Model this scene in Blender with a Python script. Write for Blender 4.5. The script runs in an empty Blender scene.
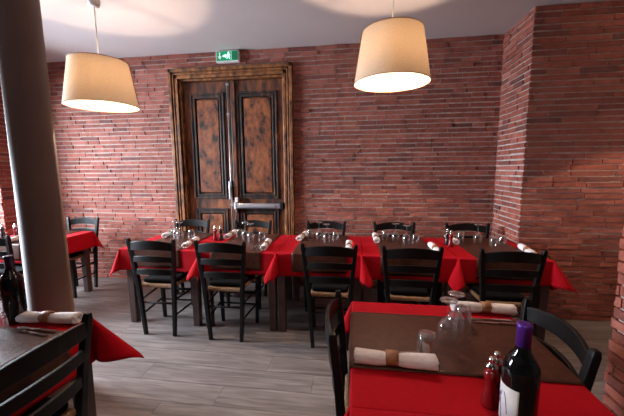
import bpy, bmesh, math, random
from mathutils import Vector, Matrix
random.seed(7)
PI = math.pi
S = bpy.context.scene
COL = S.collection

# ------------------------------------------------------------------ materials
def new_mat(name):
    m = bpy.data.materials.new(name); m.use_nodes = True
    nt = m.node_tree
    return m, nt, nt.nodes['Principled BSDF'], nt.nodes['Material Output']

def setp(b, **k):
    for a, v in k.items():
        b.inputs[a.replace('_', ' ')].default_value = v

def rgb(r, g, b): return (r, g, b, 1)

def simple(name, col, rough=.5, metal=0, spec=.5, noise=0, nscale=30, bump=0, bscale=200, coat=0):
    m, nt, b, o = new_mat(name)
    b.inputs['Base Color'].default_value = rgb(*col)
    b.inputs['Roughness'].default_value = rough
    b.inputs['Metallic'].default_value = metal
    b.inputs['Specular IOR Level'].default_value = spec
    b.inputs['Coat Weight'].default_value = coat
    tc = nt.nodes.new('ShaderNodeTexCoord')
    if noise:
        n = nt.nodes.new('ShaderNodeTexNoise'); n.inputs['Scale'].default_value = nscale; n.inputs['Detail'].default_value = 5
        nt.links.new(tc.outputs['Object'], n.inputs['Vector'])
        r = nt.nodes.new('ShaderNodeValToRGB')
        r.color_ramp.elements[0].position = .3; r.color_ramp.elements[1].position = .7
        r.color_ramp.elements[0].color = rgb(*[c*(1-noise) for c in col])
        r.color_ramp.elements[1].color = rgb(*[min(1, c*(1+noise)) for c in col])
        nt.links.new(n.outputs['Fac'], r.inputs['Fac']); nt.links.new(r.outputs['Color'], b.inputs['Base Color'])
    if bump:
        n = nt.nodes.new('ShaderNodeTexNoise'); n.inputs['Scale'].default_value = bscale; n.inputs['Detail'].default_value = 3
        nt.links.new(tc.outputs['Object'], n.inputs['Vector'])
        bp = nt.nodes.new('ShaderNodeBump'); bp.inputs['Strength'].default_value = bump; bp.inputs['Distance'].default_value = .01
        nt.links.new(n.outputs['Fac'], bp.inputs['Height']); nt.links.new(bp.outputs['Normal'], b.inputs['Normal'])
    return m

def ramp(nt, stops):
    r = nt.nodes.new('ShaderNodeValToRGB')
    while len(r.color_ramp.elements) < len(stops): r.color_ramp.elements.new(.5)
    for e, (p, c) in zip(r.color_ramp.elements, stops): e.position = p; e.color = rgb(*c)
    return r

def brick_mat():
    m, nt, b, o = new_mat('brick')
    geo = nt.nodes.new('ShaderNodeNewGeometry'); tc = nt.nodes.new('ShaderNodeTexCoord')
    r = ramp(nt, [(0, (.16, .058, .048)), (.05, (.22, .068, .052)), (.35, (.29, .079, .054)), (.7, (.34, .101, .070)), (1, (.40, .135, .10))])
    nt.links.new(geo.outputs['Random Per Island'], r.inputs['Fac'])
    n = nt.nodes.new('ShaderNodeTexNoise'); n.inputs['Scale'].default_value = 14; n.inputs['Detail'].default_value = 6
    nt.links.new(tc.outputs['Object'], n.inputs['Vector'])
    n2 = nt.nodes.new('ShaderNodeTexNoise'); n2.inputs['Scale'].default_value = 90; n2.inputs['Detail'].default_value = 4
    nt.links.new(tc.outputs['Object'], n2.inputs['Vector'])
    mx = nt.nodes.new('ShaderNodeMix'); mx.data_type = 'RGBA'; mx.blend_type = 'MULTIPLY'; mx.inputs['Factor'].default_value = .8
    r2 = ramp(nt, [(.3, (.62, .60, .60)), (.6, (1.1, 1.08, 1.05))])
    nt.links.new(n.outputs['Fac'], r2.inputs['Fac'])
    nt.links.new(r.outputs['Color'], mx.inputs['A']); nt.links.new(r2.outputs['Color'], mx.inputs['B'])
    nt.links.new(mx.outputs['Result'], b.inputs['Base Color'])
    bp = nt.nodes.new('ShaderNodeBump'); bp.inputs['Strength'].default_value = .7; bp.inputs['Distance'].default_value = .012
    nt.links.new(n2.outputs['Fac'], bp.inputs['Height']); nt.links.new(bp.outputs['Normal'], b.inputs['Normal'])
    setp(b, Roughness=.75, Specular_IOR_Level=.35)
    return m

def plank_mat():
    m, nt, b, o = new_mat('grey_oak_planks')
    geo = nt.nodes.new('ShaderNodeNewGeometry'); tc = nt.nodes.new('ShaderNodeTexCoord')
    mp = nt.nodes.new('ShaderNodeMapping'); mp.inputs['Scale'].default_value = (1.2, 14, 1)
    ad = nt.nodes.new('ShaderNodeVectorMath'); ad.operation = 'ADD'
    cx = nt.nodes.new('ShaderNodeCombineXYZ')
    ml = nt.nodes.new('ShaderNodeMath'); ml.operation = 'MULTIPLY'; ml.inputs[1].default_value = 37
    nt.links.new(geo.outputs['Random Per Island'], ml.inputs[0]); nt.links.new(ml.outputs[0], cx.inputs['X']); nt.links.new(ml.outputs[0], cx.inputs['Z'])
    nt.links.new(tc.outputs['Object'], mp.inputs['Vector']); nt.links.new(mp.outputs['Vector'], ad.inputs[0]); nt.links.new(cx.outputs[0], ad.inputs[1])
    n = nt.nodes.new('ShaderNodeTexNoise'); n.inputs['Scale'].default_value = 2.4; n.inputs['Detail'].default_value = 8; n.inputs['Distortion'].default_value = .8
    nt.links.new(ad.outputs[0], n.inputs['Vector'])
    r = ramp(nt, [(.28, (.105, .085, .077)), (.48, (.185, .156, .145)), (.62, (.235, .202, .188)), (.8, (.30, .265, .25))])
    nt.links.new(n.outputs['Fac'], r.inputs['Fac'])
    r2 = ramp(nt, [(0, (.82, .80, .80)), (1, (1.12, 1.12, 1.12))])
    nt.links.new(geo.outputs['Random Per Island'], r2.inputs['Fac'])
    mx = nt.nodes.new('ShaderNodeMix'); mx.data_type = 'RGBA'; mx.blend_type = 'MULTIPLY'; mx.inputs['Factor'].default_value = 1
    nt.links.new(r.outputs['Color'], mx.inputs['A']); nt.links.new(r2.outputs['Color'], mx.inputs['B'])
    nt.links.new(mx.outputs['Result'], b.inputs['Base Color'])
    bp = nt.nodes.new('ShaderNodeBump'); bp.inputs['Strength'].default_value = .15; bp.inputs['Distance'].default_value = .005
    nt.links.new(n.outputs['Fac'], bp.inputs['Height']); nt.links.new(bp.outputs['Normal'], b.inputs['Normal'])
    setp(b, Roughness=.42, Specular_IOR_Level=.5)
    return m

def oldwood_mat(name, stops, scale=(5, 5, 1.2), ns=3.2, rough=.5, seed=0):
    m, nt, b, o = new_mat(name)
    tc = nt.nodes.new('ShaderNodeTexCoord'); mp = nt.nodes.new('ShaderNodeMapping')
    mp.inputs['Scale'].default_value = scale; mp.inputs['Location'].default_value = (seed, seed*2, seed)
    nt.links.new(tc.outputs['Object'], mp.inputs['Vector'])
    n = nt.nodes.new('ShaderNodeTexNoise'); n.inputs['Scale'].default_value = ns; n.inputs['Detail'].default_value = 10
    n.inputs['Roughness'].default_value = .65; n.inputs['Distortion'].default_value = .15
    nt.links.new(mp.outputs['Vector'], n.inputs['Vector'])
    r = ramp(nt, stops); nt.links.new(n.outputs['Fac'], r.inputs['Fac']); nt.links.new(r.outputs['Color'], b.inputs['Base Color'])
    bp = nt.nodes.new('ShaderNodeBump'); bp.inputs['Strength'].default_value = .4; bp.inputs['Distance'].default_value = .004
    nt.links.new(n.outputs['Fac'], bp.inputs['Height']); nt.links.new(bp.outputs['Normal'], b.inputs['Normal'])
    setp(b, Roughness=rough)
    return m

def glass_mat():
    m, nt, b, o = new_mat('clear_glass'); nt.nodes.remove(b)
    fr = nt.nodes.new('ShaderNodeLayerWeight'); fr.inputs['Blend'].default_value = .38
    r = ramp(nt, [(0, (.10,)*3), (.35, (.30,)*3), (.7, (.85,)*3), (1, (1,)*3)])
    t = nt.nodes.new('ShaderNodeBsdfTransparent'); t.inputs['Color'].default_value = rgb(.94, .95, .95)
    g = nt.nodes.new('ShaderNodeBsdfGlossy'); g.inputs['Roughness'].default_value = .03; g.inputs['Color'].default_value = rgb(1, 1, 1)
    mx = nt.nodes.new('ShaderNodeMixShader')
    nt.links.new(fr.outputs['Facing'], r.inputs['Fac']); nt.links.new(r.outputs['Color'], mx.inputs[0])
    d = nt.nodes.new('ShaderNodeBsdfDiffuse'); d.inputs['Color'].default_value = rgb(.85, .85, .85)
    mg = nt.nodes.new('ShaderNodeMixShader'); mg.inputs[0].default_value = .08     # white diffuse added so the glass shows, in place of bright reflections
    nt.links.new(g.outputs[0], mg.inputs[1]); nt.links.new(d.outputs[0], mg.inputs[2])
    nt.links.new(t.outputs[0], mx.inputs[1]); nt.links.new(mg.outputs[0], mx.inputs[2]); nt.links.new(mx.outputs[0], o.inputs['Surface'])
    return m

def shade_mat():
    m, nt, b, o = new_mat('linen_shade'); nt.nodes.remove(b)
    tc = nt.nodes.new('ShaderNodeTexCoord')
    n = nt.nodes.new('ShaderNodeTexNoise'); n.inputs['Scale'].default_value = 160; n.inputs['Detail'].default_value = 4
    nt.links.new(tc.outputs['Object'], n.inputs['Vector'])
    r = ramp(nt, [(.3, (.54, .45, .35)), (.7, (.66, .56, .45))]); nt.links.new(n.outputs['Fac'], r.inputs['Fac'])
    d = nt.nodes.new('ShaderNodeBsdfDiffuse'); t = nt.nodes.new('ShaderNodeBsdfTranslucent')
    nt.links.new(r.outputs['Color'], d.inputs['Color'])
    t.inputs['Color'].default_value = rgb(.66, .45, .25)
    mx = nt.nodes.new('ShaderNodeMixShader'); mx.inputs[0].default_value = .050
    nt.links.new(d.outputs[0], mx.inputs[1]); nt.links.new(t.outputs[0], mx.inputs[2]); nt.links.new(mx.outputs[0], o.inputs['Surface'])
    return m

def emit_mat(name, col, st):
    m, nt, b, o = new_mat(name)
    b.inputs['Base Color'].default_value = rgb(*col)
    b.inputs['Emission Color'].default_value = rgb(*col); b.inputs['Emission Strength'].default_value = st
    return m

M = dict(
    brick=brick_mat(),
    mortar=simple('mortar', (.46, .37, .33), .9, noise=.25, nscale=25, bump=.5, bscale=120),
    planks=plank_mat(), groove=simple('plank_groove', (.05, .04, .035), .8),
    ceil=simple('painted_ceiling', (.62, .56, .55), .9, noise=.02, nscale=4),
    plaster=simple('painted_plaster', (.16, .13, .12), .9),
    frame=oldwood_mat('golden_distressed_wood', [(.34, (.012, .005, .003)), (.42, (.12, .040, .012)), (.54, (.28, .10, .028)), (.70, (.48, .21, .065))], (5, 5, 2.2), 4),
    leaf=oldwood_mat('brown_distressed_wood', [(.38, (.010, .005, .004)), (.46, (.085, .024, .009)), (.58, (.19, .056, .018)), (.75, (.34, .12, .038))], (4, 4, 1.2), 3.0, seed=3),
    panel=oldwood_mat('panel_wood', [(.38, (.010, .005, .003)), (.43, (.12, .032, .010)), (.55, (.25, .070, .021)), (.72, (.40, .14, .045))], (3.5, 3.5, 2.2), 3.4, seed=8),
    mould=oldwood_mat('dark_moulding_wood', [(.44, (.007, .005, .004)), (.53, (.035, .014, .008)), (.62, (.12, .046, .020)), (.8, (.26, .11, .045))], (6, 6, 2), 3, seed=5),
    steel=simple('brushed_steel', (.52, .52, .55), .38, .75),
    chrome=simple('polished_steel', (.80, .78, .75), .16, 1),
    blackp=simple('black_plastic', (.015, .015, .016), .4),
    whitep=simple('white_plastic', (.75, .73, .72), .45),
    column=simple('dark_brown_gloss_paint', (.165, .100, .080), .6, spec=.18, noise=.06, nscale=6),
    chair=simple('black_stained_wood', (.006, .005, .005), .45, spec=.25, noise=.2, nscale=20),
    straw=simple('woven_straw', (.30, .17, .085), .8, noise=.35, nscale=90, bump=.8, bscale=220),
    pad=simple('black_cushion_cloth', (.005, .0045, .005), .95, spec=.1, noise=.2, nscale=60, bump=.3),
    tablewood=simple('dark_brown_table_wood', (.062, .029, .023), .5, noise=.25, nscale=12),
    red=simple('red_cotton_cloth', (.38, .0012, .008), .88, spec=.15, noise=.05, nscale=40, bump=.12, bscale=700),
    runner=simple('brown_leatherette', (.066, .0225, .0135), .42, spec=.22, noise=.25, nscale=28, bump=.12, bscale=60),
    napkin=simple('white_napkin_cloth', (.74, .68, .67), .9, spec=.2, bump=.35, bscale=60),
    ring=simple('tan_leather', (.29, .125, .055), .55, noise=.2, nscale=60),
    glass=glass_mat(), shade=shade_mat(),
    bulb=emit_mat('warm_bulb', (1, .73, .53), 6000), fillbulb=emit_mat('soft_white_fill_bulb', (1, .80, .66), 3500),
    cord=simple('white_cord', (.75, .70, .62), .5),
    redmill=simple('red_lacquer', (.20, .006, .008), .25, coat=.5),
    blackmill=simple('black_lacquer', (.010, .009, .010), .25, coat=.5),
    bottle=simple('dark_green_black_glass', (.004, .005, .005), .07, spec=.6, coat=.3),
    capsule=simple('violet_foil', (.095, .022, .26), .32, .35),
    darkcapsule=simple('dark_plum_foil', (.040, .014, .060), .35, .3),
    label=simple('cream_paper_label', (.72, .68, .66), .7),
    violet=simple('violet_ink', (.22, .10, .34), .6),
    green=simple('sign_green', (0, .23, .10), .4),
    signlit=emit_mat('sign_lit_pictogram', (.45, 1, .75), 4),
    signdim=emit_mat('sign_dim_pictogram', (.80, .95, .88), .25),
    signgreen=emit_mat('sign_green_panel', (.0, .26, .11), .55),
    win=simple('painted_window_frame', (.5, .5, .5), .5),
)

# ------------------------------------------------------------------ helpers
def add_box(bm, c, s, rot=None, mi=0):
    """box centred at c, full sizes s"""
    vs = []
    for dx in (-.5, .5):
        for dy in (-.5, .5):
            for dz in (-.5, .5):
                v = Vector((dx*s[0], dy*s[1], dz*s[2]))
                if rot: v = rot @ v
                vs.append(bm.verts.new(v + Vector(c)))
    fs = []
    for q in ((0, 1, 3, 2), (4, 6, 7, 5), (0, 4, 5, 1), (2, 3, 7, 6), (0, 2, 6, 4), (1, 5, 7, 3)):
        f = bm.faces.new([vs[i] for i in q]); f.material_index = mi; fs.append(f)
    return vs

def boxr(bm, a, b, mi=0):
    return add_box(bm, [(a[i]+b[i])/2 for i in range(3)], [abs(b[i]-a[i]) for i in range(3)], mi=mi)

def add_lathe(bm, prof, c=(0, 0, 0), n=24, closed=False, mi=0, cap=True, rot=None):
    rings = []
    for r, z in prof:
        ring = []
        for i in range(n):
            a = 2*PI*i/n
            v = Vector((r*math.cos(a), r*math.sin(a), z))
            if rot: v = rot @ v
            ring.append(bm.verts.new(v + Vector(c)))
        rings.append(ring)
    pairs = list(zip(rings, rings[1:]))
    if closed: pairs.append((rings[-1], rings[0]))
    for A, B in pairs:
        for i in range(n):
            f = bm.faces.new((A[i], A[(i+1) % n], B[(i+1) % n], B[i])); f.material_index = mi; f.smooth = True
    if cap and not closed:
        f = bm.faces.new(rings[0][::-1]); f.material_index = mi
        f = bm.faces.new(rings[-1]); f.material_index = mi

def add_tube(bm, pts, r, n=8, mi=0, cap=True, flat=None):
    """tube along pts; r number or list; flat=(w,h) gives rectangle section"""
    pts = [Vector(p) for p in pts]; rings = []
    up0 = Vector((0, 0, 1))
    for i, p in enumerate(pts):
        d = (pts[min(i+1, len(pts)-1)] - pts[max(i-1, 0)]).normalized()
        up = up0 if abs(d.z) < .9 else Vector((0, 1, 0))
        s = d.cross(up).normalized(); u = s.cross(d).normalized()
        rr = r[i] if isinstance(r, (list, tuple)) else r
        ring = []
        if flat:
            w, h = flat[i] if isinstance(flat, list) else flat
            for a, b in ((-1, -1), (1, -1), (1, 1), (-1, 1)): ring.append(bm.verts.new(p + s*a*w/2 + u*b*h/2))
        else:
            for k in range(n):
                a = 2*PI*k/n; ring.append(bm.verts.new(p + (s*math.cos(a) + u*math.sin(a))*rr))
        rings.append(ring)
    m = len(rings[0])
    for A, B in zip(rings, rings[1:]):
        for k in range(m):
            f = bm.faces.new((A[k], A[(k+1) % m], B[(k+1) % m], B[k])); f.material_index = mi; f.smooth = not flat
    if cap:
        for R in (rings[0][::-1], rings[-1]):
            f = bm.faces.new(R); f.material_index = mi

def obj(name, bm, mats, parent=None, bevel=0, solid=0, sub=0, smooth=False):
    bmesh.ops.recalc_face_normals(bm, faces=bm.faces)
    me = bpy.data.meshes.new(name); bm.to_mesh(me); bm.free()
    for m in (mats if isinstance(mats, (list, tuple)) else [mats]): me.materials.append(M[m] if isinstance(m, str) else m)
    if smooth:
        for p in me.polygons: p.use_smooth = True
    o = bpy.data.objects.new(name, me); COL.objects.link(o)
    if parent is not None: o.parent = parent
    if solid:
        md = o.modifiers.new('solid', 'SOLIDIFY'); md.thickness = solid; md.offset = 1
    if sub:
        md = o.modifiers.new('sub', 'SUBSURF'); md.levels = sub; md.render_levels = sub
    if bevel:
        md = o.modifiers.new('bevel', 'BEVEL'); md.width = bevel; md.segments = 2; md.limit_method = 'ANGLE'
    return o

def tag(o, label, cat, group=None, kind=None):
    if label: o['label'] = label
    if cat: o['category'] = cat
    if group: o['group'] = group
    if kind: o['kind'] = kind
    return o

def thing(name, label, cat, loc=(0, 0, 0), rz=0, group=None):
    o = bpy.data.objects.new(name, None); COL.objects.link(o)
    o.empty_display_size = .05
    o.location = loc; o.rotation_euler = (0, 0, rz)
    return tag(o, label, cat, group)

def struct(o): o['kind'] = 'structure'; return o

def dup(root, loc, rz=0, label=None, group=None):
    r = root.copy(); COL.objects.link(r); r.location = loc; r.rotation_euler = (0, 0, rz)
    if label: r['label'] = label
    if group: r['group'] = group
    for ch in list(root.children):
        c = ch.copy(); COL.objects.link(c); c.parent = r
        for g in ch.children:
            d = g.copy(); COL.objects.link(d); d.parent = c
    return r

# ------------------------------------------------------------------ the room
YW = 3.84; ZC = 2.944; XP = 1.61; YP = 3.25; XL = -4.4
COURSE = .0545

def bricks(bm, o, u, n, width, z0, z1, holes=(), lmin=.13, lmax=.33, course=COURSE, out=.009, jag=0):
    """laid courses on the plane through o, along u, facing n; holes = (u0,u1,z0,z1)"""
    o = Vector(o); u = Vector(u); n = Vector(n)
    k = 0; z = z0
    while z < z1 - .01:
        h = min(course, z1 - z)
        x = -random.uniform(0, .25)
        while x < width:
            L = random.uniform(lmin, lmax); a, b = max(x, -.004), min(x+L, width+.004 + (random.uniform(-jag, jag) if x+L > width else 0)); x += L
            if b - a < .03: continue
            segs = [(a, b)]
            for (h0, h1, hz0, hz1) in holes:
                if z + h/2 > hz0 and z + h/2 < hz1:
                    ns = []
                    for (p, q) in segs:
                        if q <= h0 or p >= h1: ns.append((p, q)); continue
                        if p < h0: ns.append((p, h0))
                        if q > h1: ns.append((h1, q))
                    segs = ns
            for (p, q) in segs:
                if q - p < .012: continue
                prot = out + random.uniform(-.004, .007); g = .0064
                vs = []
                zz0 = z + g + random.uniform(-.0015, .002); zz1 = z + h - g + random.uniform(-.002, .0015)
                for uu in (p + g*.7, q - g*.7):
                    for zz in (zz0, zz1):
                        j = random.uniform(-.003, .003); jz = random.uniform(-.003, .003)
                        vs.append(bm.verts.new(o + u*uu + Vector((0, 0, zz + jz)) - n*.004))
                        vs.append(bm.verts.new(o + u*(uu + random.uniform(-.002, .002)) + Vector((0, 0, zz + jz)) + n*(prot + j)))
                for qd in ((0, 2, 6, 4), (1, 5, 7, 3), (0, 4, 5, 1), (2, 3, 7, 6), (0, 1, 3, 2), (4, 6, 7, 5)):
                    bm.faces.new([vs[i] for i in qd]).material_index = 0
        z += course; k += 1

# floor
bm = bmesh.new()
X0, X1, Y0 = -4.4, 3.6, -3.0
boxr(bm, (X0-.3, Y0-.2, -.1), (X1+.3, YW+.25, -.006), mi=1)
row = 0; PW = .1885; y = 2.2867 - PW*29
while y < YW + .01:
    x = X0 - [.0, .6, .25, .9][row % 4]*1.0 - .02
    while x < X1:
        a, b = max(x, X0), min(x + 1.26, X1)
        if b > a + .02 and y > Y0: boxr(bm, (a+.0012, y+.0012, -.012), (b-.0012, min(y+PW, YW+.01)-.0012, 0), mi=0)
        x += 1.26
    y += PW; row += 1
struct(obj('floor', bm, ['planks', 'groove']))

# ceiling
bm = bmesh.new(); boxr(bm, (X0-.3, Y0-.2, ZC), (X1+.3, YW+.25, ZC+.15)); struct(obj('ceiling', bm, 'ceil'))

# back wall with the doorway
DX0, DX1, DZ = -2.21, -.845, 2.645
bm = bmesh.new()
T = .22
boxr(bm, (X0-.3, YW, 0), (DX0, YW+T, ZC), 1); boxr(bm, (DX1, YW, 0), (XP+.3, YW+T, ZC), 1); boxr(bm, (DX0, YW, DZ), (DX1, YW+T, ZC), 1)
bricks(bm, (X0, YW, 0), (1, 0, 0), (0, -1, 0), XP - X0, 0, ZC, [(-2.31-X0, -.76-X0, 0, 2.74)])
struct(obj('wall_back', bm, ['brick', 'mortar']))

# protruding wall on the right: side face and front face
bm = bmesh.new()
boxr(bm, (XP, YP, 0), (X1+.3, YW+T, ZC), 1)
bricks(bm, (XP, YW, 0), (0, -1, 0), (-1, 0, 0), YW - YP + .008, 0, ZC, lmin=.12, lmax=.30)
bricks(bm, (XP-.012, YP, 0), (1, 0, 0), (0, -1, 0), X1 - XP + .012, 0, ZC, lmin=.2, lmax=.42)
struct(obj('wall_right', bm, ['brick', 'mortar']))

# left wall with a big window opening towards the street
YJ = 3.34; YS = 1.55
bm = bmesh.new()
boxr(bm, (X0-.3, YJ, 0), (X0, YW, ZC), 1)
boxr(bm, (X0-.3, YS, 0), (X0, YJ, .30), 1); boxr(bm, (X0-.3, YS, 2.40), (X0, YJ, ZC), 1); boxr(bm, (X0-.3, Y0, 0), (X0, YS, ZC), 1)
bricks(bm, (X0, YJ, 0), (0, 1, 0), (1, 0, 0), YW - YJ, 0, ZC)
bricks(bm, (X0+.010, YJ, .30), (-1, 0, 0), (0, -1, 0), .31, 0, 2.3, jag=.01)
bricks(bm, (X0, Y0, 0), (0, 1, 0), (1, 0, 0), YJ-Y0, 0, ZC, [(YS-Y0, YJ-Y0+1, .30, 2.40)])
struct(obj('wall_left', bm, ['brick', 'mortar']))
# window frame bars of the street window
bm = bmesh.new()
for yy in (YS+.03, 2.44, 3.31): boxr(bm, (X0-.24, yy-.03, .30), (X0-.17, yy+.03, 2.40))
for zz in (.33, 2.37): boxr(bm, (X0-.24, YS, zz-.03), (X0-.17, YJ, zz+.03))
wf = struct(obj('window_1', bm, 'win'))
bm = bmesh.new(); boxr(bm, (X0-.208, YS+.03, .33), (X0-.202, 3.31, 2.37)); obj('pane', bm, 'glass', wf)
# far right side wall of the room, plain plaster
bm = bmesh.new(); boxr(bm, (X1, Y0, 0), (X1+.2, YP, ZC)); struct(obj('wall_side', bm, 'plaster'))
# wall behind the camera, plain plaster
bm = bmesh.new(); boxr(bm, (X0, Y0-.2, 0), (X1, Y0, ZC)); struct(obj('wall_front', bm, 'plaster'))

# ------------------------------------------------------------------ the double door
door = bpy.data.objects.new('door_1', None); COL.objects.link(door); door.location = (-1.53, YW, 0); struct(door)
def dloc(o): o.location = (-o.parent.location.x, -o.parent.location.y, 0) if o.parent == door else (0, 0, 0); return o
bm = bmesh.new()
FX0, FX1, FZ = -2.325, -.742, 2.755
for (w0, w1, dep) in ((0, .118, .035), (.0, .040, .062), (.052, .070, .052), (.085, .118, .046)):
    boxr(bm, (FX0+w0, YW-dep, 0), (FX0+w1, YW+.02, FZ-w0)); boxr(bm, (FX1-w1, YW-dep, 0), (FX1-w0, YW+.02, FZ-w0))
    boxr(bm, (FX0+w0, YW-dep, FZ-w1), (FX1-w0, YW+.02, FZ-w0))
boxr(bm, (DX0, YW-.01, 0), (DX0+.03, YW+.12, DZ)); boxr(bm, (DX1-.03, YW-.01, 0), (DX1, YW+.12, DZ)); boxr(bm, (DX0, YW-.01, DZ-.03), (DX1, YW+.12, DZ))
dloc(obj('door_frame', bm, 'frame', door, bevel=.005))
YD = YW + .055      # leaf face plane
def leaf(x0, x1):
    bm = bmesh.new()
    boxr(bm, (x0, YD+.012, .01), (x1, YD+.05, DZ-.035))           # core
    p0, p1 = x0+.085, x1-.075
    zr = [(.01, .12), (.40, .50), (1.00, 1.13), (2.47, DZ-.035)]
    for a, b in zr: boxr(bm, (x0, YD-.012, a), (x1, YD+.02, b))
    boxr(bm, (x0, YD-.0125, .01), (p0, YD+.02, DZ-.036)); boxr(bm, (p1, YD-.0125, .01), (x1, YD+.02, DZ-.036))
    lf = dloc(obj('door_leaf', bm, 'leaf', door, bevel=.003))
    for a, b in ((.12, .40), (.50, 1.00), (1.13, 2.47)):
        bm = bmesh.new()
        # stepped mouldings
        for t, d in ((0, .030), (.022, .018), (.042, .026)):
            q0, q1, r0, r1 = p0+t, p1-t, a+t, b-t; w = .022
            boxr(bm, (q0, YD-d, r0), (q0+w, YD+.015, r1)); boxr(bm, (q1-w, YD-d, r0), (q1, YD+.015, r1))
            boxr(bm, (q0+w, YD-d+.0005, r0), (q1-w, YD+.015, r0+w)); boxr(bm, (q0+w, YD-d+.0005, r1-w), (q1-w, YD+.015, r1))
        obj('moulding', bm, 'mould', lf, bevel=.004)
        bm = bmesh.new()
        t = .078
        if b - a > .3: boxr(bm, (p0+t, YD-.014, a+t), (p1-t, YD+.012, b-t))
        else: boxr(bm, (p0+t, YD-.014, a+t*.9), (p1-t, YD+.012, b-t*.9))
        obj('panel', bm, 'panel', lf, bevel=.012)
    return lf
lf1 = leaf(DX0+.034, -1.565); lf2 = leaf(-1.555, DX1-.034)
bm = bmesh.new(); boxr(bm, (-1.545, YD-.045, .01), (-1.487, YD-.012, DZ-.04)); obj('cover_strip', bm, 'leaf', lf2, bevel=.006)
# vertical bolt rod and its case
bm = bmesh.new()
add_tube(bm, [(-1.583, YD-.032, .12), (-1.583, YD-.032, 2.60)], .009, 10)
for zz in (.5, 1.05, 2.2, 2.56): boxr(bm, (-1.60, YD-.04, zz-.012), (-1.566, YD-.012, zz+.012))
rod = obj('bolt_rod', bm, 'steel', lf1); rod['label'] = 'steel vertical bolt rod'
bm = bmesh.new(); boxr(bm, (-1.604, YD-.06, 1.12), (-1.566, YD-.012, 1.36)); boxr(bm, (-1.597, YD-.075, 1.15), (-1.574, YD-.06, 1.30)); obj('bolt_case', bm, 'steel', lf1, bevel=.005)
# push bar
bm = bmesh.new()
boxr(bm, (-1.50, YD-.105, 1.015), (-.925, YD-.055, 1.075)); boxr(bm, (-1.46, YD-.115, 1.028), (-.98, YD-.103, 1.060))
boxr(bm, (-1.50, YD-.07, 1.01), (-1.45, YD-.012, 1.08))
pb = obj('push_bar', bm, 'steel', lf2, bevel=.005); pb['label'] = 'steel panic push bar'
bm = bmesh.new(); boxr(bm, (-.925, YD-.112, 1.005), (-.885, YD-.012, 1.085)); obj('end_cap', bm, 'blackp', lf2, bevel=.005)
bm = bmesh.new(); boxr(bm, (-1.525, YD-.11, 1.00), (-1.497, YD-.045, 1.09)); boxr(bm, (-1.515, YD-.09, 1.09), (-1.478, YD-.045, 1.15)); obj('latch_head', bm, 'whitep', lf2, bevel=.004)
bm = bmesh.new(); add_lathe(bm, [(.016, 0), (.018, .01), (.018, .045)], (-1.50, YD-.06, .95), 16); obj('lock_knob', bm, 'blackp', lf2)
bm = bmesh.new(); boxr(bm, (DX0, YW+.11, 0), (DX1, YW+.21, DZ)); dloc(obj('door_backing', bm, 'blackp', door))

# ------------------------------------------------------------------ emergency exit sign
sx0, sx1, sz0, sz1 = -1.675, -1.385, 2.795, 2.930
sg = thing('exit_sign', 'small lit green emergency exit sign in a white case above the double door', 'sign', ((sx0+sx1)/2, YW-.012, sz0))
W2 = (sx1-sx0)/2
bm = bmesh.new(); boxr(bm, (-W2, -.055, 0), (W2, 0, sz1-sz0)); obj('sign_case', bm, 'whitep', sg, bevel=.006)
bm = bmesh.new(); boxr(bm, (-W2+.010, -.060, .017), (W2-.016, -.0545, .124)); obj('green_panel', bm, 'signgreen', sg)
def poly(bm, pts, y0=-.063, y1=-.0598):
    A = [bm.verts.new((x, y0, z)) for x, z in pts]; B = [bm.verts.new((x, y1, z)) for x, z in pts]
    bm.faces.new(A); bm.faces.new(B[::-1])
    for i in range(len(A)):
        j = (i+1) % len(A); bm.faces.new((A[i], B[i], B[j], A[j]))
bm = bmesh.new()
poly(bm, [(-.100, .112), (-.084, .112), (-.084, .068), (-.066, .068), (-.092, .030), (-.118, .068), (-.100, .068)])
o = obj('arrow', bm, 'signdim', sg); o['label'] = 'pale arrow pointing down'
bm = bmesh.new()      # arrow pointing at the door, then running figure and doorway
poly(bm, [(-.052, .079), (-.024, .079), (-.024, .092), (-.004, .070), (-.024, .048), (-.024, .061), (-.052, .061)])
obj('arrow', bm, 'signlit', sg)
bm = bmesh.new()
add_lathe(bm, [(.0075, -.002), (.0075, .002)], (.020, -.0615, .106), 12, rot=Matrix.Rotation(PI/2, 3, 'X'))
poly(bm, [(.010, .096), (.024, .096), (.030, .082), (.040, .078), (.040, .073), (.027, .074), (.022, .084), (.021, .066), (.034, .054), (.032, .032), (.026, .032), (.027, .050), (.012, .060), (.004, .044), (-.006, .040), (-.007, .045), (.001, .050), (.008, .068), (.010, .084), (.002, .076), (-.001, .079), (.004, .090)])
obj('running_figure', bm, 'signlit', sg)
bm = bmesh.new()
poly(bm, [(.042, .118), (.056, .118), (.056, .026), (.042, .026), (.042, .031), (.050, .031), (.050, .112), (.042, .112)])
obj('doorway', bm, 'signdim', sg)
bm = bmesh.new(); poly(bm, [(.068, .116), (.122, .116), (.122, .024), (.068, .024)]); obj('door_block', bm, 'green', sg)

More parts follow.
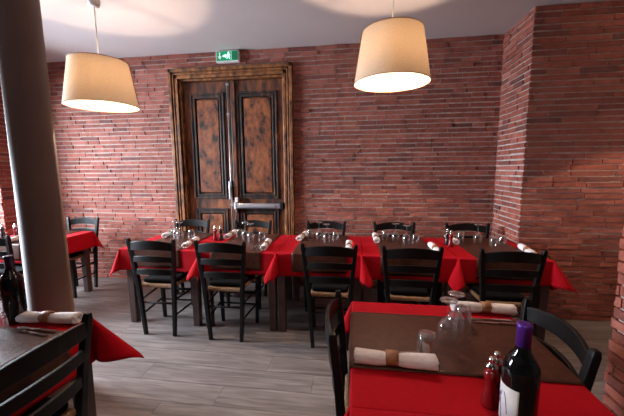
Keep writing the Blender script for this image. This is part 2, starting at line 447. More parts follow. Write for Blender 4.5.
# ------------------------------------------------------------------ column and brick pillar
bm = bmesh.new()
add_lathe(bm, [(.127, 0), (.127, .01), (.1205, .012), (.106, ZC)], (0, 0, 0), 64)
cl = obj('column', bm, 'column'); cl.location = (-1.990, 1.725, 0)
tag(cl, 'thick round dark brown painted column at the left, floor to ceiling', 'column')
bm = bmesh.new()
px0, px1, py0, py1 = 1.305, 1.95, 1.15, 1.655
boxr(bm, (px0, py0, 0), (px1, py1, ZC-.001), 1)
for (o_, u_, n_, w_) in (((px0-.01, py0, 0), (1, 0, 0), (0, -1, 0), px1-px0+.02), ((px0, py1+.012, 0), (0, -1, 0), (-1, 0, 0), py1-py0+.024), ((px1+.01, py1, 0), (-1, 0, 0), (0, 1, 0), px1-px0+.02), ((px1, py0, 0), (0, 1, 0), (1, 0, 0), py1-py0)):
    bricks(bm, o_, u_, n_, w_, 0, ZC-.002, lmin=.14, lmax=.3, course=.058, out=.016, jag=.012)
pl = obj('brick_pillar', bm, ['brick', 'mortar'])
tag(pl, 'rough red brick pillar cut off by the right edge beside the near chair', 'pillar')

# ------------------------------------------------------------------ pendant lamps
def make_lamp(loc, label, bulb='bulb'):
    t = thing('pendant_lamp', label, 'lamp', (loc[0], loc[1], loc[2]), loc[3], 'pendant lamps with drum shades')
    n = 64
    bm = bmesh.new()     # shade: thin closed shell
    rb, rt, h, th = .27, .213, .355, .0016
    add_lathe(bm, [(rb, 0), (rt, h)], n=n, cap=False)
    sh = obj('lamp_shade', bm, 'shade', t)
    for (r, z) in ((rb, 0), (rt, h)):
        bm = bmesh.new()
        pts = [(r*math.cos(2*PI*i/n), r*math.sin(2*PI*i/n), z) for i in range(n+1)]
        add_tube(bm, pts, .003, 6, cap=False)
        obj('rim_wire', bm, 'ring', t)
    bm = bmesh.new()     # vertical seam of the shade
    ca, sa = math.cos(.25), math.sin(.25)
    add_tube(bm, [((rb+.0015)*ca, (rb+.0015)*sa, .002), ((rt+.0015)*ca, (rt+.0015)*sa, h-.002)], 0, flat=(.012, .0015))
    obj('shade_seam', bm, 'ring', sh)
    bm = bmesh.new()
    for k in range(4):
        a = .93 + k*PI/2
        add_tube(bm, [(.02*math.cos(a), .02*math.sin(a), h-.045), ((rt-.002)*math.cos(a), (rt-.002)*math.sin(a), h-.006)], .0035, 6)
    pts = [(.022*math.cos(2*PI*i/16), .022*math.sin(2*PI*i/16), h-.045) for i in range(17)]
    add_tube(bm, pts, .0035, 6, cap=False)
    obj('spider', bm, 'cord', t)
    bm = bmesh.new(); add_lathe(bm, [(.009, h-.148), (.016, h-.135), (.020, h-.10), (.020, h-.05), (.012, h-.035), (.006, h-.02)], n=16); obj('socket', bm, 'whitep', t)
    zc = h-.165
    bm = bmesh.new(); add_lathe(bm, [(.002, zc-.018), (.010, zc-.0155), (.016, zc-.008), (.018, zc), (.016, zc+.008), (.010, zc+.0155), (.002, zc+.018)], n=20); obj('bulb', bm, bulb, t)
    L = ZC - loc[2]
    bm = bmesh.new(); add_tube(bm, [(0, 0, h-.03), (0, 0, L-.05)], .0042, 8); obj('cord', bm, 'cord', t)
    bm = bmesh.new(); add_lathe(bm, [(.008, L-.125), (.040, L-.12), (.044, L-.10), (.052, L-.004), (.052, L)], n=32); obj('ceiling_cup', bm, 'whitep', t)
    return t
make_lamp((-2.09, 2.43, 2.035, .2), 'lit beige drum pendant lamp hanging near the dark column')
make_lamp((.262, 2.42, 2.118, 3.0), 'lit beige drum pendant lamp hanging over the middle of the long table row')
make_lamp((2.62, 2.35, 2.10, 1.0), 'lit beige drum pendant lamp beyond the right edge, in front of the protruding brick wall')
make_lamp((.10, -.35, 2.10, 1.0), 'added unseen beige drum pendant lamp brightening the foreground tables', 'fillbulb')  # unseen lamp added out of frame as fill light for the foreground

# ------------------------------------------------------------------ tables
ZT = .752    # wood top
def table(x0, x1, y0, y1, label, legs=None, inset=.035):
    cx, cy = (x0+x1)/2, (y0+y1)/2
    t = thing('dining_table', label, 'table', (cx, cy, 0), 0, 'dining tables under red cloths')
    a, b = (x1-x0)/2, (y1-y0)/2
    bm = bmesh.new(); boxr(bm, (-a, -b, ZT-.03), (a, b, ZT)); obj('tabletop', bm, 'tablewood', t, bevel=.003)
    bm = bmesh.new()
    i = inset + .024
    for s in (-1, 1):
        boxr(bm, (-a+i, s*(b-i)-.011, ZT-.10), (a-i, s*(b-i)+.011, ZT-.03)); boxr(bm, (s*(a-i)-.011, -b+i, ZT-.10), (s*(a-i)+.011, b-i, ZT-.03))
    obj('apron', bm, 'tablewood', t)
    lx = legs or (x0+inset+.036, x1-inset-.036)
    for px in lx:
        for s in (-1, 1):
            bm = bmesh.new(); yy = s*(b-inset-.036)
            add_tube(bm, [(px-cx, yy, 0), (px-cx, yy, ZT-.03)], 0, flat=[(.062, .062), (.072, .072)])
            obj('leg', bm, 'tablewood', t, bevel=.003)
    return t

def drape(name, rect, drops, z, off, mat, dirs=None, flare=.62, lw=.30, fl=None, tight=(), seg=.022, uv=None, seed=0, solid=.0016, out0=.03):
    """cloth laid over rect (x0,x1,y0,y1); drops (xm,xp,ym,yp); uv limits the cloth to a strip"""
    x0, x1, y0, y1 = rect; dxm, dxp, dym, dyp = drops
    ua, ub = (x0-dxm, x1+dxp); va, vb = (y0-dym, y1+dyp)
    if uv: ua, ub, va, vb = [uv[i] if uv[i] is not None else (ua, ub, va, vb)[i] for i in range(4)]
    def samples(a, b, lo, hi):
        s = {round(a, 5), round(b, 5)}
        for p in (lo, hi):
            for e in (0, .004, .009, .016):
                q = p + (e if p == hi else -e)
                if a < q < b: s.add(round(q, 5))
        n = max(2, int((b-a)/seg)); s |= {round(a+(b-a)*i/n, 5) for i in range(n+1)}
        return sorted(s)
    U = samples(ua, ub, x0, x1); V = samples(va, vb, y0, y1)
    rnd = random.Random(seed); ph = [rnd.uniform(0, 6.28) for _ in range(4)]
    R = .012
    def side(e):   # outward and downward distance for excess e
        if e < R*PI/2: a = e/R; return R*math.sin(a)*.5, R*(1-math.cos(a))
        d = e - R*PI/2
        return R*.5 + d*out0*2, R + d
    bm = bmesh.new(); G = []
    for u in U:
        r_ = []
        for v in V:
            ex = u-x1 if u > x1 else (x0-u if u < x0 else 0); sx = 1 if u > x1 else -1
            ey = v-y1 if v > y1 else (y0-v if v < y0 else 0); sy = 1 if v > y1 else -1
            if ex <= 0 and ey <= 0: p = Vector((u, v, z+off))
            elif ey <= 0:
                o_, d_ = side(ex); w = math.sin(v*17+ph[0])*.007*min(1, ex/.12) if out0 > .015 else 0
                if sx in tight: o_ = min(o_, .0015)
                p = Vector(((x1 if sx > 0 else x0) + sx*(o_+off+w), v, z+off-d_))
            elif ex <= 0:
                o_, d_ = side(ey); w = math.sin(u*15+ph[1])*.007*min(1, ey/.12)
                p = Vector((u, (y1 if sy > 0 else y0) + sy*(o_+off+w), z+off-d_))
            else:
                r = math.hypot(ex, ey); phi = math.atan2(ey, ex)
                o_, d_ = side(r)
                d2 = Vector(((dirs or {}).get((sx, sy)) or (sx*.707, sy*.707))).normalized()
                s = math.sin(2*phi); fk, lw_ = (fl or {}).get((sx, sy), ((.2, .05) if sx in tight else (flare, lw)))
                k = fk*s
                lat = lw_*math.cos(phi*2)*abs(s)**.7
                # lateral towards the x side for small phi, the y side for large phi
                per = Vector((-d2.y, d2.x))
                if per.dot(Vector((sx, -sy))) < 0: per = -per
                h = d2*(r*k) + per*(r*lat)
                base = Vector((sx*math.cos(phi)**2*((min(o_, .0015) if sx in tight else o_)+off), sy*math.sin(phi)**2*(o_+off)))
                dn = d_*math.sqrt(max(.1, 1-(k*k+lat*lat)))
                p = Vector(((x1 if sx > 0 else x0) + base.x + h.x, (y1 if sy > 0 else y0) + base.y + h.y, z+off-dn))
            r_.append(bm.verts.new(p))
        G.append(r_)
    for i in range(len(U)-1):
        for j in range(len(V)-1):
            f = bm.faces.new((G[i][j], G[i+1][j], G[i+1][j+1], G[i][j+1])); f.smooth = True
    me_o = obj(name, bm, mat)
    md = me_o.modifiers.new('solid', 'SOLIDIFY'); md.thickness = solid; md.offset = 0
    return me_o

RY0, RY1 = 2.665, 3.44
TX = [(-2.245, -1.425), (-1.413, -.703), (-.691, .069), (.081, .861), (.873, 1.590)]
RC = [-1.865, -1.075, -.305, .475, 1.255]
tl = ['leftmost table of the long row, dark wood legs under a red cloth', 'second table from the left in the long row, before the door', 'middle table of the long row of five', 'fourth table from the left in the long row', 'rightmost table of the long row, against the protruding brick wall']
cl_ = ['red tablecloth on the leftmost table of the long row, hanging free at its left end', 'red tablecloth on the second table of the long row, carrying red and black mills', 'red tablecloth on the middle table of the long row', 'red tablecloth on the fourth table of the long row', 'red tablecloth on the rightmost table of the long row, beside the brick wall corner']
rl = ['dark brown runner across the leftmost table of the long row', 'dark brown runner across the second table of the long row', 'dark brown runner across the middle table of the long row', 'dark brown runner across the fourth table of the long row', 'dark brown runner across the rightmost table of the long row']
for i, (a, b) in enumerate(TX):
    table(a, b, RY0, RY1, tl[i], legs=(-2.165, -1.50) if i == 0 else None, inset=.003)
    J = .12
    dirs = {(-1, -1): (-.20, -1), (1, -1): (.20, -1), (-1, 1): (-.2, 1), (1, 1): (.2, 1)}
    dirs = {(-1, -1): (-.50, -1), (1, -1): (.02, -1), (-1, 1): (-.02, 1), (1, 1): (.02, 1)}
    if i == 2: dirs[(1, -1)] = (.55, -1)
    if i == 3: dirs[(-1, -1)] = (-.02, -1)
    if i == 0: dirs[(-1, -1)] = (-.62, -.5); dirs[(-1, 1)] = (-.7, .7)
    if i == 4: dirs[(1, -1)] = (.85, -.35)
    dr = .205
    D_, W_ = (.55, .42), (.22, .06)
    FLR = [{(-1, -1): (.34, .30), (1, -1): W_}, {(-1, -1): D_, (1, -1): W_}, {(-1, -1): D_, (1, -1): D_}, {(-1, -1): W_, (1, -1): W_}, {(-1, -1): (.5, .5), (1, -1): (.55, .48)}]
    o = drape('tablecloth', (a, b, RY0, RY1), (dr, dr + (.05 if i == 4 else 0), dr+.01, dr), ZT, .002, 'red', dirs, seed=i, out0=.012, fl=FLR[i], tight=((-1,) if i else ()) + ((1,) if i < 4 else ()))
    # keep folds of neighbouring cloths apart
    tag(o, cl_[i], 'tablecloth', 'red tablecloths on the long row')
    o = drape('table_runner', (a, b, RY0, RY1), (0, 0, .175, .17), ZT, .0065, 'runner', uv=(RC[i]-.245, RC[i]+.245, None, None), seed=i, out0=.03 if i == 0 else .012, solid=.0016)
    tag(o, rl[i], 'table runner', 'brown runners on the long row')

# left far table (behind the column)
LFR = (-4.02, -3.235, 2.70, 3.42)
table(*LFR, 'table behind the dark column near the window, red cloth', None)
o = drape('tablecloth', LFR, (.2, .2, .2, .2), ZT, .002, 'red', seed=11, flare=.34); tag(o, 'red tablecloth on the table partly hidden behind the dark column', 'tablecloth')
o = drape('table_runner', LFR, (0, 0, .17, .17), ZT, .0065, 'runner', uv=(-3.88, -3.39, None, None), seed=11); tag(o, 'dark brown runner on the table behind the column', 'table runner')

# foreground right tables
R1 = (0.0, .785, .912, 1.70); R2 = (0.0, .785, .10, .900)
for k, (rc, ry, lab) in enumerate(((R1, (1.10, 1.565), 'foreground right table'), (R2, (.28, .75), 'nearest right table at the bottom edge'))):
    table(*rc, lab + ', dark wood under a red cloth', None)
    dirs = {(-1, 1): (-.35, .5), (1, 1): (.35, .5), (-1, -1): (-.8, -.2), (1, -1): (.8, -.2)} if k == 0 else {(-1, 1): (-.8, .2), (1, 1): (.8, .2)}
    o = drape('tablecloth', rc, (.2, .2, .14, .2 if k == 0 else .14), ZT, .002, 'red', dirs, seed=20+k, out0=.014, flare=.45)
    tag(o, 'red tablecloth on the ' + lab + (', under the brown runner and violet topped bottle side' if k == 2 else ''), 'tablecloth')
    o = drape('table_runner', rc, (.17, .17, 0, 0), ZT, .0065, 'runner', uv=(None, None, ry[0], ry[1]), seed=20+k, out0=.014)
    tag(o, 'brown leatherette runner across the ' + lab, 'table runner')
# foreground left table
L1 = (-2.10, -1.345, .575, 1.350)
table(*L1, 'foreground left table, dark wood under a red cloth', None, inset=.003)
o = drape('tablecloth', L1, (.2, .24, .2, .25), ZT, .002, 'red', {(1, 1): (.95, .25)}, seed=31, flare=.66, lw=.32); tag(o, 'red tablecloth on the foreground left table, its pointed corner hanging out', 'tablecloth')
o = drape('table_runner', L1, (.17, .17, 0, 0), ZT, .0065, 'runner', uv=(None, None, .72, 1.205), seed=31); tag(o, 'dark runner across the foreground left table, shining in daylight', 'table runner')

# ------------------------------------------------------------------ chairs
def make_chair(label):
    t = thing('ladder_back_chair', label, 'chair')
    for s in (-1, 1):
        bm = bmesh.new()
        pts = [(s*.142, -.170, 0), (s*.158, -.175, .25), (s*.170, -.180, .47), (s*.192, -.195, .70), (s*.212, -.215, .890), (s*.214, -.217, .912)]
        add_tube(bm, pts, 0, flat=[(.030, .030), (.034, .034), (.036, .038), (.034, .034), (.031, .031), (.022, .024)])
        obj('back_post', bm, 'chair', t, bevel=.004)
        bm = bmesh.new(); add_tube(bm, [(s*.175, .175, 0), (s*.19, .18, .465)], 0, flat=[(.030, .030), (.036, .036)]); obj('front_leg', bm, 'chair', t, bevel=.004)
    def rail(z0, z1, crown, name, bow):
        bm = bmesh.new(); n = 14; zc = (z0+z1)/2
        def hw(z): return .170 + (z-.46)*.105 - .010
        def yy(z): return -.180 - (z-.46)*.085
        A = []
        for i in range(n+1):
            q = -1+2*i/n; x = q*hw(zc); c_ = (1-q*q); y = yy(zc) - bow*c_
            lo = z0 + crown*.55*c_; hi = z1 + crown*c_
            A.append([bm.verts.new((x, y+d, z)) for d, z in ((-.009, lo), (.009, lo), (.009, hi), (-.009, hi))])
        for P, Q in zip(A, A[1:]):
            for k in range(4): bm.faces.new((P[k], P[(k+1) % 4], Q[(k+1) % 4], Q[k]))
        bm.faces.new(A[0][::-1]); bm.faces.new(A[-1])
        obj(name, bm, 'chair', t, bevel=.004)
    rail(.806, .876, .030, 'top_rail', .040)
    rail(.700, .750, .016, 'back_slat', .036)
    rail(.580, .632, .014, 'back_slat', .030)
    bm = bmesh.new()     # straw seat
    prof = [(-.158, -.175), (.158, -.175), (.178, .172), (-.178, .172)]
    lo = [bm.verts.new((x, y, .450)) for x, y in prof]; hi = [bm.verts.new((x, y, .483)) for x, y in prof]
    bm.faces.new(lo[::-1]); bm.faces.new(hi)
    for i in range(4): bm.faces.new((lo[i], lo[(i+1) % 4], hi[(i+1) % 4], hi[i]))
    o = obj('seat', bm, 'straw', t, bevel=.012); o['label'] = 'woven straw seat'
    bm = bmesh.new()
    prof = [(-.150, -.150), (.150, -.150), (.180, .180), (-.180, .180)]
    lo = [bm.verts.new((x, y, .485)) for x, y in prof]; hi = [bm.verts.new((x, y, .527)) for x, y in prof]
    bm.faces.new(lo[::-1]); bm.faces.new(hi)
    for i in range(4): bm.faces.new((lo[i], lo[(i+1) % 4], hi[(i+1) % 4], hi[i]))
    o = obj('seat_pad', bm, 'pad', t); md = o.modifiers.new('bevel', 'BEVEL'); md.width = .018; md.segments = 4; o['label'] = 'thin black seat pad'
    for p, q in (((-.157, -.172, .31), (.157, -.172, .31)), ((-.186, .178, .30), (.186, .178, .30)), ((-.186, .178, .19), (.186, .178, .19))):
        bm = bmesh.new(); add_tube(bm, [p, q], .0095, 8); obj('stretcher', bm, 'chair', t)
    for s in (-1, 1):
        for z in (.20, .34):
            bm = bmesh.new(); add_tube(bm, [(s*.158, -.172, z), (s*.185, .178, z+.01)], .0095, 8); obj('stretcher', bm, 'chair', t)
    return t

front_y, back_y = 2.665, 3.325
FC = [(-1.755, 2.655), (-1.115, 2.64), (-.195, 2.625), (.445, 2.62), (1.150, 2.60)]
fl = ['black ladder back chair on the near side, leftmost of the long row', 'black ladder back chair on the near side, second from the left, before the door', 'black ladder back chair on the near side of the middle table in the row', 'black ladder back chair on the near side of the fourth table in the row', 'black ladder back chair on the near side, rightmost of the long row']
BC = [(-1.955, 3.295), (-1.185, 3.295), (-.315, 3.295), (.445, 3.295), (1.215, 3.295)]
bl = ['far side ladder back chair before the left brick wall and door frame', 'far side ladder back chair directly before the right door leaf', 'far side ladder back chair behind the middle table, against bare brick', 'far side ladder back chair behind the fourth table of the row', 'far side ladder back chair behind the rightmost table, near the wall corner']
c0 = make_chair(fl[0])
c0.location = (*FC[0], 0); c0['group'] = 'chairs along the near side of the long row'
for i in range(1, 5): dup(c0, (*FC[i], 0), 0, fl[i], 'chairs along the near side of the long row')
for i in range(5): dup(c0, (*BC[i], 0), PI, bl[i], 'chairs along the far side of the long row')
g = 'chairs at the table behind the column'
dup(c0, (-3.42, 2.66, 0), 0, 'black ladder back chair on the near side of the table behind the column', g)
dup(c0, (-3.47, 3.32, 0), PI, 'black ladder back chair on the far side of the table behind the column', g)
g = 'chairs at the foreground tables'
k1 = dup(c0, (-1.377, .945, 0), PI/2, 'black ladder back chair at the foreground left table, seen close from behind', g)
k2 = dup(c0, (.138, 1.330, 0), -PI/2, 'black ladder back chair left of the foreground right table, seen edge on', g)
k3 = dup(c0, (.607, 1.330, 0), PI/2, 'black ladder back chair right of the foreground right table, beside the brick pillar', g)
k4 = dup(c0, (.175, .485, 0), -PI/2, 'black ladder back chair at the very bottom edge, left of the nearest table', g)

for k in (k1, k2, k3, k4): k.scale = (1, 1, .965)

# ------------------------------------------------------------------ tableware
ZS = ZT + .0095
def make_napkin(label, loc, rz, group):
    t = thing('rolled_napkin', label, 'napkin', loc, rz, group)
    bm = bmesh.new(); L = .295; n = 20; m = 14
    rings = []
    for i in range(m+1):
        f = i/m; x = -L/2 + L*f
        pin = 1 - .28*math.exp(-((f-.47)/.10)**2)
        ring = []
        for k in range(n):
            a = 2*PI*k/n; rr = .027*pin*(1+.05*math.sin(3*a+f*5)+.03*math.sin(7*a+2)) * (1.0 + .08*abs(f-.5)*2)
            jx = (random.uniform(-.004, .004) if i in (0, m) else 0)
            ring.append(bm.verts.new((x+jx, rr*1.12*math.cos(a), max(.0005, .024 + rr*.92*math.sin(a)))))
        rings.append(ring)
    for A, B in zip(rings, rings[1:]):
        for k in range(n): bm.faces.new((A[k], A[(k+1) % n], B[(k+1) % n], B[k])).smooth = True
    # spiral end: inset caps
    for R, s in ((rings[0][::-1], -1), (rings[-1], 1)):
        c = sum((v.co for v in R), Vector())/len(R)
        prev = R
        for q, d in ((.8, .004), (.7, -.006), (.45, .002), (.35, -.008)):
            cur = [bm.verts.new(c + (v.co-c)*q + Vector((s*d, 0, 0))) for v in R]
            for k in range(n): bm.faces.new((prev[k], prev[(k+1) % n], cur[(k+1) % n], cur[k]))
            prev = cur
        bm.faces.new(prev)
    obj('napkin_roll', bm, 'napkin', t)
    bm = bmesh.new()
    add_lathe(bm, [(.0235, -.024), (.0275, -.023), (.0285, 0), (.0275, .023), (.0235, .024), (.0225, 0)], (-.012, 0, .0285), 24, closed=True, rot=Matrix.Rotation(PI/2, 3, 'Y'))
    o = obj('napkin_ring', bm, 'ring', t); o['label'] = 'tan leather napkin ring'
    return t
def make_wineglass(label, loc, group):
    t = thing('wine_glass', label, 'glass', loc, 0, group)
    bm = bmesh.new()   # upside down: rim on the table, foot in the air
    add_lathe(bm, [(.030, 0), (.0345, .025), (.0385, .052), (.036, .078), (.024, .097), (.008, .108), (.0045, .115), (.0045, .122),
                   (.0045, .1221), (.006, .112), (.022, .0955), (.0345, .077), (.0368, .052), (.0328, .025), (.0284, 0)][:7], n=28, cap=False)
    b = obj('bowl', bm, 'glass', t)
    bm = bmesh.new(); add_lathe(bm, [(.0045, .112), (.0036, .13), (.0036, .168), (.006, .180), (.0345, .1855), (.0355, .188), (.0345, .190), (.003, .191)], n=28); obj('stem_and_foot', bm, 'glass', t)
    return t
def make_tumbler(label, loc, group):
    t = thing('tumbler', label, 'glass', loc, 0, group)
    bm = bmesh.new(); add_lathe(bm, [(.0385, 0), (.0375, .02), (.033, .080), (.030, .090), (.020, .0935), (.0005, .0935)], n=28, cap=False); obj('glass_wall', bm, 'glass', t)
    bm = bmesh.new(); add_lathe(bm, [(.0005, .083), (.020, .083), (.0285, .081), (.0315, .070), (.0365, .018)], n=28, cap=False); obj('glass_base', bm, 'glass', t)
    return t
def make_fork(label, loc, rz, group):
    bm = bmesh.new()
    add_tube(bm, [(-.10, 0, .003), (-.04, 0, .004), (.02, 0, .006), (.045, 0, .005)], 0, flat=[(.015, .002), (.010, .0025), (.006, .003), (.009, .002)])
    boxr(bm, (.043, -.011, .003), (.062, .011, .0045))
    for k in range(4): boxr(bm, (.060, -.011+k*.0063, .003), (.105, -.0081+k*.0063, .0045))
    o = obj('fork', bm, 'chrome'); o.location = loc; o.rotation_euler = (0, 0, rz); return tag(o, label, 'fork', group)
def make_knife(label, loc, rz, group):
    bm = bmesh.new()
    add_tube(bm, [(-.11, 0, .004), (-.02, 0, .005), (0, 0, .004)], 0, flat=[(.014, .005), (.011, .006), (.009, .004)])
    add_tube(bm, [(0, 0, .004), (.09, 0, .004), (.11, .004, .004)], 0, flat=[(.013, .0015), (.017, .0012), (.004, .0012)])
    o = obj('knife', bm, 'chrome'); o.location = loc; o.rotation_euler = (0, 0, rz); return tag(o, label, 'knife', group)
def make_mill(label, loc, mat, group):
    t = thing('pepper_mill' if mat == 'blackmill' else 'salt_mill', label, 'mill', loc, 0, group)
    bm = bmesh.new(); add_lathe(bm, [(.025, 0), (.026, .006), (.024, .03), (.017, .062), (.0155, .078), (.021, .094), (.021, .110), (.014, .122)], n=24); obj('mill_body', bm, mat, t)
    bm = bmesh.new(); add_lathe(bm, [(.012, .120), (.018, .126), (.018, .134), (.009, .142), (.008, .146), (.011, .152), (.009, .160), (.002, .163)], n=20); obj('mill_cap', bm, 'chrome', t)
    return t

tn = ['leftmost table', 'second table', 'middle table', 'fourth table', 'rightmost table']
GL = [[(-2.02, 3.22), (-1.94, 3.14), (-1.85, 3.06), (-1.76, 3.14)],
      [(-1.24, 3.21), (-1.15, 3.14), (-1.06, 3.05), (-.96, 3.12)],
      [(-.47, 3.30), (-.36, 3.20), (-.275, 3.09), (-.19, 3.18)],
      [(.33, 3.30), (.42, 3.19), (.51, 3.09), (.61, 3.15)],
      [(1.08, 3.30), (1.21, 3.20), (1.31, 3.08), (1.42, 3.16)]]
NF = [(-2.10, 3.27, 100), (-1.365, 3.28, 93), (-.55, 3.27, 84), (.23, 3.26, 90), (.99, 3.27, 90)]
NN = [(-1.615, 2.86, 97), (-.84, 2.86, 96), (-.045, 2.87, 90), (.725, 2.86, 90), (1.50, 2.88, 80)]
R_ = math.radians
np0 = None; wg0 = tb0 = None
for i in range(5):
    for side, (x, y, a) in (('far', NF[i]), ('near', NN[i])):
        lab = 'rolled white napkin, %s side of the %s in the long row' % (side, tn[i])
        if np0 is None: np0 = make_napkin(lab, (x, y, ZS), R_(a), 'rolled napkins on the long row')
        else: dup(np0, (x, y, ZS), R_(a), lab, 'rolled napkins on the long row')
    for k, (x, y) in enumerate(GL[i]):
        if k in (0, 3):
            lab = 'upturned tumbler, %s of four glasses on the %s of the long row' % ('leftmost' if k == 0 else 'rightmost', tn[i])
            if tb0 is None: tb0 = make_tumbler(lab, (x, y, ZS), 'upturned tumblers on the long row')
            else: dup(tb0, (x, y, ZS), 0, lab, 'upturned tumblers on the long row')
        else:
            lab = 'upturned wine glass, %s of the stemmed pair on the %s of the row' % ('left' if k == 1 else 'right', tn[i])
            if wg0 is None: wg0 = make_wineglass(lab, (x, y, ZS), 'upturned wine glasses on the long row')
            else: dup(wg0, (x, y, ZS), 0, lab, 'upturned wine glasses on the long row')
    cx = RC[i]
    make_fork('steel fork left of the near napkin on the %s of the row' % tn[i], (NN[i][0]-.065, 2.81, ZS), R_(96), 'forks on the long row')
    make_knife('steel knife left of the near napkin on the %s of the row' % tn[i], (NN[i][0]-.105, 2.81, ZS), R_(92), 'knives on the long row')
    make_fork('steel fork right of the far napkin on the %s of the row' % tn[i], (NF[i][0]+.065, 3.32, ZS), R_(-86), 'forks on the long row')
    make_knife('steel knife right of the far napkin on the %s of the row' % tn[i], (NF[i][0]+.105, 3.32, ZS), R_(-90), 'knives on the long row')
ZC2 = ZT + .004
m1 = make_mill('red salt mill with steel cap on the second table of the long row', (-1.465, 3.09, ZC2), 'redmill', 'red mills')
m2 = make_mill('black pepper mill with steel cap on the second table of the long row', (-1.405, 3.10, ZC2), 'blackmill', 'black mills')
dup(m1, (.925, 3.06, ZC2), 0, 'red salt mill with steel cap between the fourth and rightmost tables of the long row', 'red mills').location = (.915, 3.05, ZC2)
dup(m2, (.905, 3.13, ZC2), 0, 'black pepper mill behind the red mill, near the right end of the long row', 'black mills')
# table behind the column
ga = 'tableware on the table behind the column'
dup(m1, (-3.78, 2.97, ZS), 0, 'red salt mill on the table left of the column', ga)
dup(m2, (-3.90, 2.93, ZS), 0, 'black pepper mill at the left edge, on the table left of the column', ga)
dup(tb0, (-3.99, 3.22, ZC2), 0, 'upturned tumbler behind the black mill on the table left of the column', ga)
dup(wg0, (-3.86, 3.22, ZS), 0, 'upturned wine glass behind the mills on the table left of the column', ga)
dup(tb0, (-3.72, 3.14, ZS), 0, 'upturned tumbler behind the red mill, hidden partly by the column edge', ga)
dup(np0, (-3.60, 2.86, ZS), R_(92), 'rolled white napkin on the table behind the column', ga)
# foreground right table
gb = 'tableware on the foreground right table'
dup(np0, (.158, 1.128, ZS), R_(-2), 'rolled white napkin with tan ring, near side of the foreground right table', gb)
dup(np0, (.665, 1.640, ZS-.004), R_(177), 'rolled white napkin with tan ring, far side of the foreground right table', gb)
dup(tb0, (.292, 1.215, ZS), 0, 'upturned tumbler nearest the near napkin on the foreground right table', gb)
dup(wg0, (.398, 1.315, ZS), 0, 'upturned wine glass next to the near tumbler on the foreground right table', gb)
dup(wg0, (.452, 1.390, ZS), 0, 'upturned wine glass farther back, behind its twin on the foreground right table', gb)
dup(tb0, (.515, 1.480, ZS), 0, 'upturned tumbler beside the far napkin on the foreground right table', gb)
make_fork('steel fork behind the near napkin on the foreground right table', (.12, 1.182, ZS), R_(3), gb)
make_knife('steel knife pointing at the near tumbler on the foreground right table', (.165, 1.207, ZS), R_(6), gb)
make_fork('steel fork before the far napkin on the foreground right table', (.66, 1.545, ZS), R_(183), gb)
make_knife('steel knife before the far napkin on the foreground right table', (.685, 1.512, ZS), R_(178), gb)
# foreground left table
gc = 'tableware on the foreground left table'
dup(np0, (-1.492, 1.275, ZC2+.001), R_(4), 'rolled white napkin with tan ring on the foreground left table', gc)
dup(tb0, (-1.625, 1.150, ZS), 0, 'upturned tumbler at the left edge, on the foreground left table', gc)
make_fork('steel fork on the dark runner of the foreground left table', (-1.475, 1.165, ZS), R_(172), gc)
make_knife('steel knife between fork and napkin on the foreground left table', (-1.475, 1.195, ZS), R_(176), gc)

# wine bottles
def bottle(loc, caps, label, rz=0, withlabel=True):
    t = thing('wine_bottle', label, 'bottle', loc, rz)
    bm = bmesh.new(); add_lathe(bm, [(.030, .002), (.0365, 0), (.0385, .006), (.0385, .185), (.0370, .200), (.028, .218), (.0175, .234), (.0148, .250), (.0148, .292)], n=40); obj('bottle_body', bm, 'bottle', t)
    bm = bmesh.new(); add_lathe(bm, [(.0156, .236), (.0156, .288), (.0165, .289), (.0165, .298), (.0150, .300), (.012, .3005)], n=32); o = obj('capsule', bm, caps, t)
    if withlabel:
        bm = bmesh.new(); rr = .0389; n = 20
        A = []
        for i in range(n+1):
            a = -PI/2 - 1.0 + 2.0*i/n; A.append((bm.verts.new((rr*math.cos(a), rr*math.sin(a), .055)), bm.verts.new((rr*math.cos(a), rr*math.sin(a), .150))))
        for (p, q), (r, s) in zip(A, A[1:]): bm.faces.new((p, r, s, q)).smooth = True
        lb = obj('paper_label', bm, 'label', t); md = lb.modifiers.new('solid', 'SOLIDIFY'); md.thickness = .0003
        bm = bmesh.new()
        def st(pts):
            P = []
            for (q, z) in pts:
                a = -PI/2 + q; P.append((.0393*math.cos(a), .0393*math.sin(a), z))
            add_tube(bm, P, .0007, 6)
        st([(-.55+.06*k, .135-.006*k-.02*math.sin(k*.9)) for k in range(10)])
        st([(-.35+.05*k, .090+.007*k) for k in range(7)])
        st([(.10+.05*k, .132-.004*k*k*.35) for k in range(7)])
        obj('label_script', bm, 'violet', lb)
    return t
bt = bottle((.446, .838, ZC2), 'capsule', 'dark wine bottle with violet capsule on the nearest right table', R_(-85)); bt.scale = (1.13, 1.13, 1.13)
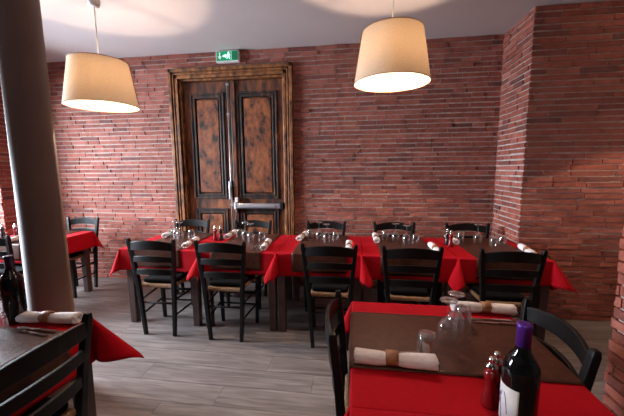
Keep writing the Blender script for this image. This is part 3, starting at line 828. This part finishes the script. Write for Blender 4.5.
bt = bottle((-1.668, 1.262, ZC2), 'darkcapsule', 'dark wine bottle with plum capsule at the left edge on the foreground left table', 0, False); bt.scale = (1.13, 1.13, 1.13)
gd = 'mills beside the violet capped bottle'
dup(m1, (.430, .968, ZC2), 0, 'red salt mill just behind the violet capped wine bottle', gd)
dup(m2, (.458, 1.000, ZC2), 0, 'black pepper mill just behind the violet capped wine bottle', gd)

# ------------------------------------------------------------------ light
def area(name, loc, target, sx, sy, power, col):
    l = bpy.data.lights.new(name, 'AREA'); l.shape = 'RECTANGLE'; l.size = sx; l.size_y = sy; l.energy = power; l.color = col
    o = bpy.data.objects.new(name, l); COL.objects.link(o); o.location = loc
    o.rotation_euler = (Vector(target)-Vector(loc)).to_track_quat('-Z', 'Y').to_euler(); return o
area('daylight_window', (-5.75, 2.35, 2.0), (-3.2, 2.8, .95), 2.2, 1.9, 2300, (.78, .87, 1.0))
w = bpy.data.worlds.new('World'); S.world = w; w.use_nodes = True
w.node_tree.nodes['Background'].inputs['Color'].default_value = (.75, .85, 1, 1); w.node_tree.nodes['Background'].inputs['Strength'].default_value = .6

# ------------------------------------------------------------------ camera
f, pitch, roll, yaw = 311.0, R_(7.066), R_(.466), R_(7.762)
fw = Vector((-math.sin(yaw)*math.cos(pitch), math.cos(yaw)*math.cos(pitch), -math.sin(pitch)))
rt = Vector((math.cos(yaw), math.sin(yaw), 0)); up = rt.cross(fw)
Rr = math.cos(roll)*rt - math.sin(roll)*up; U_ = math.cos(roll)*up + math.sin(roll)*rt
cam = bpy.data.cameras.new('camera'); co = bpy.data.objects.new('camera', cam); COL.objects.link(co)
cam.sensor_fit = 'HORIZONTAL'; cam.sensor_width = 36; cam.lens = 36*f/624; cam.clip_start = .02
mt = Matrix((Rr, U_, -fw)).transposed().to_4x4(); mt.translation = (0, 0, 1.5); co.matrix_world = mt
S.camera = co
S.view_settings.view_transform = 'Standard'; S.view_settings.look = 'None'; S.view_settings.gamma = 1
S.view_settings.exposure = -.6; S.view_settings.use_curve_mapping = False
